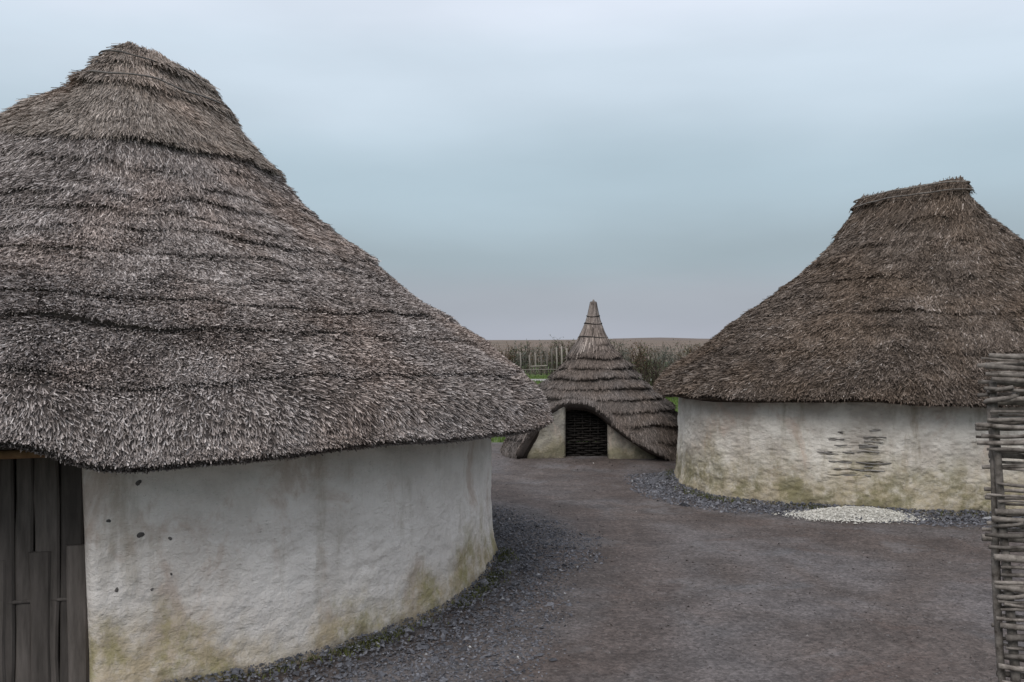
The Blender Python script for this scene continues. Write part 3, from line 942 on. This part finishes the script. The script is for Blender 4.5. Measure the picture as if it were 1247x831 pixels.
# ================================================================== wattle fence, near right
fence = thing('wattle_fence', 'woven hazel wattle hurdle at the right edge of the picture', 'fence', (1.43, 2.5, 0))
fa = rad(-16)
fd = np.array([math.cos(fa), math.sin(fa), 0]); fn = np.array([-math.sin(fa), math.cos(fa), 0])
def fpt(u, z, o):   # lean: the top overhangs to the left
    return fd * (u - .050 * (z - .8)) + fn * o + np.array([0, 0, z])
SP = .27
stake_u = [.035 + SP * i for i in range(8)]
for i, su in enumerate(stake_u):
    zz = np.linspace(-.1, 1.70 + random.uniform(-.02, .05) - (.06 if i == 0 else 0), 14)
    pts = np.array([fpt(su + .010 * math.sin(z * 3 + i), z, .006 * math.sin(z * 4 + 2 * i)) for z in zz])
    V, Q, T = tube(pts, .012, 7, lumpy=.25, seed=i)
    link('stake', make_mesh('stake', V, Q, mats=[ROD_WOOD], smooth=True, T=T), fence)
V, Q, T = tube(np.array([fpt(.012 + .006 * math.sin(z * 5), z, .012) for z in np.linspace(-.1, 1.62, 15)]), .010, 7, lumpy=.25, seed=77)
link('stake', make_mesh('stake', V, Q, mats=[ROD_WOOD], smooth=True, T=T), fence)
z = .04; k = 0
rods = []
while z < 1.76:
    r = random.uniform(.0045, .0090)
    z += r * .85
    if 1.385 < z < 1.405: z += .035                # a gap one can look through
    zs = z
    ph = k % 2
    if random.random() < .3: ph = random.randint(0, 1)
    u0 = random.uniform(-.012, .018)
    if 1.50 < z < 1.56 or 1.20 < z < 1.25: u0 = random.uniform(-.03, -.01)
    slope = random.uniform(-.06, .06)
    us = np.linspace(u0, 1.92, 46)
    wob = vnoise(us * 5.5, k * 1.7, 0, 6) * .009 + vnoise(us * 16, k * 2.3, 0, 16) * .003
    pts = np.array([fpt(uu, zs + slope * (uu - .1) * .5 + wob[q] , .022 * math.cos((uu - .035) / SP * math.pi + math.pi * ph)) for q, uu in enumerate(us)])
    V, Q, T = tube(pts, r, 6, taper=random.uniform(.7, 1.15), lumpy=.4, seed=k)
    link('rod', make_mesh('rod', V, Q, mats=[ROD_WOOD], smooth=True, T=T), fence)
    z += r * .85 + random.choice([.0, .0, .001, .003, .007])
    k += 1
# short broken ends and twists round the end stake
for k in range(6):
    z = random.uniform(.5, 1.7)
    a0 = random.uniform(0, 6)
    pts = np.array([fpt(.03 + .030 * math.cos(a0 + q) + .006 * q, z + .007 * q, .030 * math.sin(a0 + q)) for q in np.linspace(0, 4.5, 12)])
    V, Q, T = tube(pts, random.uniform(.005, .008), 5, lumpy=.2, seed=k + 50)
    link('twist', make_mesh('twist', V, Q, mats=[ROD_WOOD], smooth=True, T=T), fence)

# ================================================================== chalk heap, gravel, plants
def stones(name, P, size, tones, mat, seed, flat=.65):
    """angular chippings: irregular octahedra"""
    rs = np.random.default_rng(seed)
    n = len(P)
    o = np.array([[1, 0, 0], [-1, 0, 0], [0, 1, 0], [0, -1, 0], [0, 0, 1], [0, 0, -1]], float)
    sc3 = size[:, None] * np.stack([rs.uniform(.6, 1.3, n), rs.uniform(.6, 1.3, n), rs.uniform(.5, 1.0, n) * flat], 1)
    ang = rs.uniform(0, 2 * np.pi, n); tl = rs.normal(0, .5, n)
    v = o[None] * sc3[:, None] * rs.uniform(.75, 1.25, (n, 6, 1)) + rs.normal(0, .12, (n, 6, 3)) * size[:, None, None]
    x = v[..., 0] * np.cos(tl)[:, None] - v[..., 2] * np.sin(tl)[:, None]
    zz = v[..., 0] * np.sin(tl)[:, None] + v[..., 2] * np.cos(tl)[:, None]
    y = v[..., 1]
    X = x * np.cos(ang)[:, None] - y * np.sin(ang)[:, None]; Y = x * np.sin(ang)[:, None] + y * np.cos(ang)[:, None]
    V = np.stack([X, Y, zz], -1) + P[:, None]
    f = np.array([[0, 2, 4], [2, 1, 4], [1, 3, 4], [3, 0, 4], [2, 0, 5], [1, 2, 5], [3, 1, 5], [0, 3, 5]])
    T = (f[None] + (np.arange(n) * 6)[:, None, None]).reshape(-1, 3)
    me = make_mesh(name, V.reshape(-1, 3), np.zeros((0, 4), int), tone=np.repeat(tones, 8), mats=[mat], smooth=False, T=T)
    o = link(name, me); o['kind'] = 'stuff'
    return o

def stone_mat(name, stops):
    m, n, l, b = new_mat(name)
    at = n.new('ShaderNodeAttribute'); at.attribute_name = 'tone'
    c = ramp(n, l, at.outputs['Fac'], stops)
    c = mix(n, l, 1.0, c, maprange(n, l, noise(n, l, 60, 3, .6), .3, .7, .8, 1.2), 'MULTIPLY')
    l.new(c, b.inputs['Base Color'])
    b.inputs['Roughness'].default_value = .75
    return m
BLUE_STONE = stone_mat('blue_grey_chippings', [(0, (.036, .036, .040)), (.5, (.102, .103, .116)), (.9, (.20, .20, .22)), (1, (.45, .45, .44))])
BROWN_STONE = stone_mat('mixed_chippings', [(0, (.045, .038, .036)), (.5, (.098, .087, .083)), (.85, (.15, .138, .135)), (1, (.38, .36, .33))])
CHALK = stone_mat('chalk', [(0, (.27, .255, .225)), (.5, (.47, .45, .405)), (1, (.64, .62, .57))])

def house_dist(x, y, C, rot, A, B, ne):
    dx, dy = x - C[0], y - C[1]
    r = np.hypot(dx, dy); b = np.arctan2(dy, dx) - rot
    rho = ((np.abs(np.cos(b)) / A) ** ne + (np.abs(np.sin(b)) / B) ** ne) ** (-1 / ne)
    return r - rho
dA = lambda x, y: house_dist(x, y, LEFT_C, 0, 3.05, 3.05, 2)
dB = lambda x, y: house_dist(x, y, RIGHT_C, RIGHT_ROT, 2.97, 2.5, 4)
rs = np.random.default_rng(3)
def bed(n, box, dist, width, amp, seed):
    x = rs.uniform(box[0], box[1], n); y = rs.uniform(box[2], box[3], n)
    d = dist(x, y)
    wdt = width + amp * fbm(x * .9, y * .9, 0, seed)
    p = np.clip(1.15 - np.clip(d, 0, None) / wdt, 0, 1)
    keep = (d > -.05) & (rs.uniform(0, 1, n) < np.clip(p * 2.2, 0, 1))
    x, y, d = x[keep], y[keep], d[keep]
    z = ground_h(x, y) + .014 + .05 * np.clip(1 - d / .5, 0, 1) ** 2
    return np.stack([x, y, z], 1)
P = bed(120000, (-3.2, 1.8, 3.2, 9.5), dA, .80, .45, 12)
size = .0068 * rs.lognormal(0, .5, len(P))
o = stones('gravel', P, size, np.clip(rs.normal(.48, .2, len(P)), 0, .93) + (rs.uniform(0, 1, len(P)) < .012) * .1, BLUE_STONE, 1)
tag(o, 'blue grey chippings banked round the foot of the largest house', 'gravel')
P = bed(80000, (1.2, 8, 7.6, 11.5), dB, .62, .2, 22)
size = .0095 * rs.lognormal(0, .5, len(P))
o = stones('gravel', P, size, np.clip(rs.normal(.5, .2, len(P)), 0, .93), BLUE_STONE, 2)
tag(o, 'blue grey chippings in a strip below the stained wall', 'gravel')
# loose stones over the yard, thinner away from the eye
n = 60000
d = 3.6 * (14.5 / 3.6) ** rs.uniform(0, 1, n); px = rs.uniform(-.75, .75, n)
x, y = d * px, d
keep = (dA(x, y) > .05) & (dB(x, y) > .05) & (fbm(x * .7, y * .9, 0, 44) + rs.normal(0, .35, n) > -.15)
x, y = x[keep], y[keep]
P = np.stack([x, y, ground_h(x, y) + .012], 1)
o = stones('gravel', P, .0050 * (.6 + .07 * y) * np.clip(rs.lognormal(0, .55, len(P)), .3, 2.6), np.clip(rs.normal(.5, .17, len(P)), 0, .86) + (rs.uniform(0, 1, len(P)) < .003) * .14, BROWN_STONE, 3, .45)
tag(o, 'loose brown and grey stones strewn over the open yard', 'gravel')

# heap of crumbled chalk against the stained wall
hx0, hy0 = 3.55, 8.78
heap = thing('chalk_heap', 'low heap of white chalk crumbs against the stained wall below the exposed laths', 'heap', (hx0, hy0, 0))
na, nr = 90, 26
a = np.linspace(0, 2 * np.pi, na, endpoint=False); t = np.linspace(0, 1, nr)
RX =   .56 * (1 + .3 * fbm(np.cos(a) * 2, np.sin(a) * 2, 0, 3)); RY = .30 * (1 + .2 * fbm(np.cos(a) * 2, np.sin(a) * 2, 4, 3))
X = np.outer(np.cos(a) * RX, t); Y = np.outer(np.sin(a) * RY, t)
Zh = .075 * (1 - t[None] ** 1.4) * (1 + .5 * fbm(X * 5, Y * 5, 0, 6)) + .016 * fbm(X * 16, Y * 16, 0, 5) + .012 - .02 * t[None]
V = np.stack([X, Y, Zh], -1).reshape(-1, 3)
link('mound', make_mesh('mound', V, grid_quads(na, nr, True), tone=np.clip(rs.normal(.6, .12, na * (nr - 1)), 0, 1), mats=[CHALK], smooth=True), heap)
n = 7000
aa = rs.uniform(0, 2 * np.pi, n); tt = np.sqrt(rs.uniform(0, 1, n)) * 1.0 + np.abs(rs.normal(0, .24, n))
X = np.cos(aa) * .56 * tt; Y = np.sin(aa) * .30 * tt
Zz = .075 * np.clip(1 - tt ** 1.4, 0, 1) + .017
cr = stones('crumbs', np.stack([X, Y, Zz], 1), .006 * rs.lognormal(0, .5, n), np.clip(rs.normal(.62, .22, n), 0, 1), CHALK, 9)
cr.parent = heap

# --- leaves and stems
def leaf_mat(name, a, b_, trans=0.0):
    m, n, l, b = new_mat(name)
    at = n.new('ShaderNodeAttribute'); at.attribute_name = 'tone'
    l.new(ramp(n, l, at.outputs['Fac'], [(0, a), (1, b_)]), b.inputs['Base Color'])
    return m
GRASS = leaf_mat('grass_blades', (.05, .085, .02), (.13, .19, .05))
MOSS = leaf_mat('foot_weeds', (.035, .042, .014), (.12, .125, .045))
TWIG_BROWN = leaf_mat('brown_twigs', (.035, .026, .022), (.105, .08, .064))
TWIG_PALE = leaf_mat('pale_dry_stems', (.10, .088, .072), (.22, .195, .165))
LEAF_OLIVE = leaf_mat('olive_leaves', (.055, .065, .034), (.125, .14, .078))
LEAF_GREY = leaf_mat('grey_green_leaves', (.075, .088, .07), (.15, .165, .14))
LEAF_RUST = leaf_mat('rusty_leaves', (.075, .048, .026), (.15, .10, .05))

def blades(P, h, wd, rs, leanr=.35):
    n = len(P)
    a = rs.uniform(0, 2 * np.pi, n); s = np.stack([np.cos(a), np.sin(a), 0 * a], 1)
    b = rs.uniform(0, 2 * np.pi, n); ln = rs.uniform(0, leanr, n) * h
    tip = P + np.stack([np.cos(b) * ln, np.sin(b) * ln, h], 1)
    V = np.stack([P - s * wd[:, None], P + s * wd[:, None], tip], 1).reshape(-1, 3)
    return V, np.arange(n * 3).reshape(-1, 3)
rg = np.random.default_rng(21)
n = 60000
dd = rg.uniform(15.2, 44, n); xx = dd * rg.uniform(-.09, .27, n)
kp = ~((np.abs(dd - 39.9) < 1.3) | (np.abs(dd - 18.15) < .8))
dd, xx = dd[kp], xx[kp]
V, T = blades(np.stack([xx, dd, np.full(len(dd), -.03)], 1), rg.uniform(.03, .10, len(dd)), rg.uniform(.006, .012, len(dd)) * (1 + dd / 40), rg)
o = link('grass', make_mesh('grass', V, np.zeros((0, 4), int), tone=np.clip(rg.normal(.5, .25, len(dd)), 0, 1), mats=[GRASS], T=T))
tag(o, 'short green grass beyond the gravel yard', 'grass', kind='stuff')

# weeds and moss at the foot of the walls
def foot_weeds(name, label, C, rot, A, B, ne, a0, a1, n, seed, hmax):
    r_ = np.random.default_rng(seed)
    a = r_.uniform(a0, a1, n)
    w_ = fbm(np.cos(a) * 9, np.sin(a) * 9, 0, seed)
    a = a[w_ + r_.normal(0, .25, n) > .08]; n = len(a)
    b = a - rot
    rho = ((np.abs(np.cos(b)) / A) ** ne + (np.abs(np.sin(b)) / B) ** ne) ** (-1 / ne) + np.abs(r_.normal(.03, .05, n))
    P = np.stack([C[0] + rho * np.cos(a), C[1] + rho * np.sin(a), np.full(n, .03)], 1)
    V, T = blades(P, r_.uniform(.2, 1, n) * hmax, r_.uniform(.003, .007, n), r_, 1.0)
    o = link(name, make_mesh(name, V, np.zeros((0, 4), int), tone=np.clip(r_.normal(.5, .3, n), 0, 1), mats=[MOSS], T=T))
    tag(o, label, 'weeds', kind='stuff')
foot_weeds('weeds', 'small green weeds along the foot of the largest house', LEFT_C, 0, 3.1, 3.1, 2, rad(-75), rad(5), 5200, 5, .04)
foot_weeds('weeds', 'mossy weeds at the corner of the stained wall', RIGHT_C, RIGHT_ROT, 3.02, 2.55, 4, rad(170), rad(275), 2600, 6, .06)

def shrub(name, label, cat, loc, h, spread, nst, ntw, stem_mat, leaf_m, nleaf, lsize, seed, group=None, upright=.8):
    r_ = np.random.default_rng(seed)
    t = thing(name, label, cat, loc, group)
    SV, SQ, tone = [], [], []
    tips = []
    def ribbon(p0, p1, w0, w1, tn):
        d = p1 - p0
        for ax in (np.array([1.0, 0, 0]), np.array([0, 1.0, 0])):
            b = len(SV)
            SV.extend([p0 - ax * w0, p0 + ax * w0, p1 + ax * w1, p1 - ax * w1]); SQ.append((b, b + 1, b + 2, b + 3)); tone.append(tn)
    for i in range(nst):
        b0 = np.array([r_.normal(0, spread * .35), r_.normal(0, spread * .35), -.05])
        hh = h * r_.uniform(.55, 1.05)
        top = b0 + np.array([r_.normal(0, spread * (1 - upright) + .05), r_.normal(0, spread * (1 - upright) + .05), hh])
        mid = (b0 + top) / 2 + r_.normal(0, .04 * h, 3) * np.array([1, 1, 0])
        tn = float(np.clip(r_.normal(.5, .25), 0, 1))
        w0 = .010 + .006 * h
        ribbon(b0, mid, w0, w0 * .7, tn); ribbon(mid, top, w0 * .7, w0 * .3, tn)
        for k in range(ntw):
            u_ = r_.uniform(.25, 1)
            p = b0 + (mid - b0) * u_ * 2 if u_ < .5 else mid + (top - mid) * (u_ - .5) * 2
            q = p + np.array([r_.normal(0, .13), r_.normal(0, .13), r_.uniform(.05, .22)]) * h * .8
            ribbon(p, q, w0 * .4, w0 * .2, tn); tips.append((p, q))
    link('stems', make_mesh('stems', np.array(SV), SQ, tone=tone, mats=[stem_mat]), t)
    if nleaf:
        idx = r_.integers(0, len(tips), nleaf)
        P = np.array([tips[i][0] + (tips[i][1] - tips[i][0]) * r_.uniform(.2, 1.1) for i in idx]) + r_.normal(0, .025 * h, (nleaf, 3))
        a = r_.normal(0, 1, (nleaf, 3)); a /= np.linalg.norm(a, axis=1)[:, None]
        b = np.cross(a, r_.normal(0, 1, (nleaf, 3))); b /= np.linalg.norm(b, axis=1)[:, None]
        s_ = lsize * r_.uniform(.6, 1.4, nleaf)[:, None]
        V = np.stack([P - a * s_, P + b * s_ * .5, P + a * s_, P - b * s_ * .5], 1).reshape(-1, 3)
        link('foliage', make_mesh('foliage', V, np.arange(nleaf * 4).reshape(-1, 4), tone=np.clip(r_.normal(.5, .25, nleaf), 0, 1), mats=[leaf_m]), t)
    return t

def at(px, depth):
    return ((px - 623.5) / 1039 * depth, depth, -.03)
# bare brown bushes to the right of the hut
for k, (px, dep, h, lab) in enumerate([(772, 26, 1.28, 'dark brown bare bush just right of the hut roof'), (795, 27, 1.30, 'dense brown bush between the hut and the brown thatch'),
                                       (818, 28, 1.15, 'dark twiggy bush at the edge of the brown thatched eave')]):
    shrub('bush', lab, 'bush', at(px, dep), h, .55, 46, 9, TWIG_BROWN, LEAF_OLIVE, 700, .022, 900 + k, 'bare bushes behind the hut', .6)
# belt of saplings and dry growth behind the grass
belt = [(608, 50, 1.5, 0), (618, 47, 1.45, 3), (627, 49, 1.45, 1), (637, 48, 1.5, 2), (645, 50, 1.6, 1), (655, 47, 1.5, 0), (664, 49, 1.55, 2), (673, 48, 1.5, 0),
        (682, 47, 1.75, 1), (691, 48, 1.6, 3), (700, 50, 1.6, 1), (712, 50, 1.6, 2), (738, 46, 1.5, 2), (748, 44, 1.6, 1), (757, 43, 1.55, 2), (767, 45, 1.6, 0), (776, 43, 1.55, 3),
        (786, 44, 1.55, 1), (797, 45, 1.55, 0), (806, 43, 1.45, 2), (817, 46, 1.5, 2), (828, 44, 1.5, 0), (838, 46, 1.55, 1), (850, 45, 1.6, 3), (862, 46, 1.5, 1)]
kinds = [('pale dry sapling', TWIG_PALE, LEAF_RUST, 120), ('olive leaved sapling', TWIG_BROWN, LEAF_OLIVE, 420), ('grey green sapling', TWIG_PALE, LEAF_GREY, 420), ('rusty leaved sapling', TWIG_BROWN, LEAF_RUST, 420)]
seen = {}
for k, (px, dep, h, kd) in enumerate(belt):
    nm, sm, lm, nl = kinds[kd]
    side_ = 'left of the hut roof' if px < 722 else 'right of the hut roof'
    ordn = seen[(kd, side_)] = seen.get((kd, side_), 0) + 1
    word = ['leftmost', 'second', 'third', 'fourth', 'fifth'][ordn - 1]
    shrub('sapling', word + ' ' + nm + ' of the far belt ' + side_ + (', from the left' if ordn > 1 else ''), 'sapling', at(px, dep), h * 1.1, .6, 18, 10, sm, lm, int(nl * 1.5), .04, 950 + k,
          'saplings in the far belt', .7)
# low post and rail fence in front of the belt
pf = thing('post_fence', 'pale post and rail fence in front of the far saplings, left of the hut', 'fence', at(660, 45.5))
for k, (px, h) in enumerate([(634, 1.25), (645, 1.1), (652, 1.2), (659, 1.05), (666, 1.2), (672, 1.4), (678, 1.5), (684, 1.55), (690, 1.45)]):
    x_ = (px - 660) / 1039 * 45.5
    V, Q, T = tube(np.array([(x_, 0, -.05), (x_ + .01, 0, h * .5), (x_ + random.uniform(-.03, .03), 0, h)]), .045, 6, lumpy=.1, seed=k)
    link('post', make_mesh('post', V, Q, mats=[POST_WOOD], smooth=True, T=T), pf)
for zr, x0, x1 in ((.50, -.62, .28), (.30, -1.2, 1.35)):
    V, Q, T = tube(np.array([(q, -.06, zr + .015 * math.sin(q * 3)) for q in np.linspace(x0, x1, 8)]), .035, 6)
    link('rail', make_mesh('rail', V, Q, mats=[POST_WOOD], smooth=True, T=T), pf)
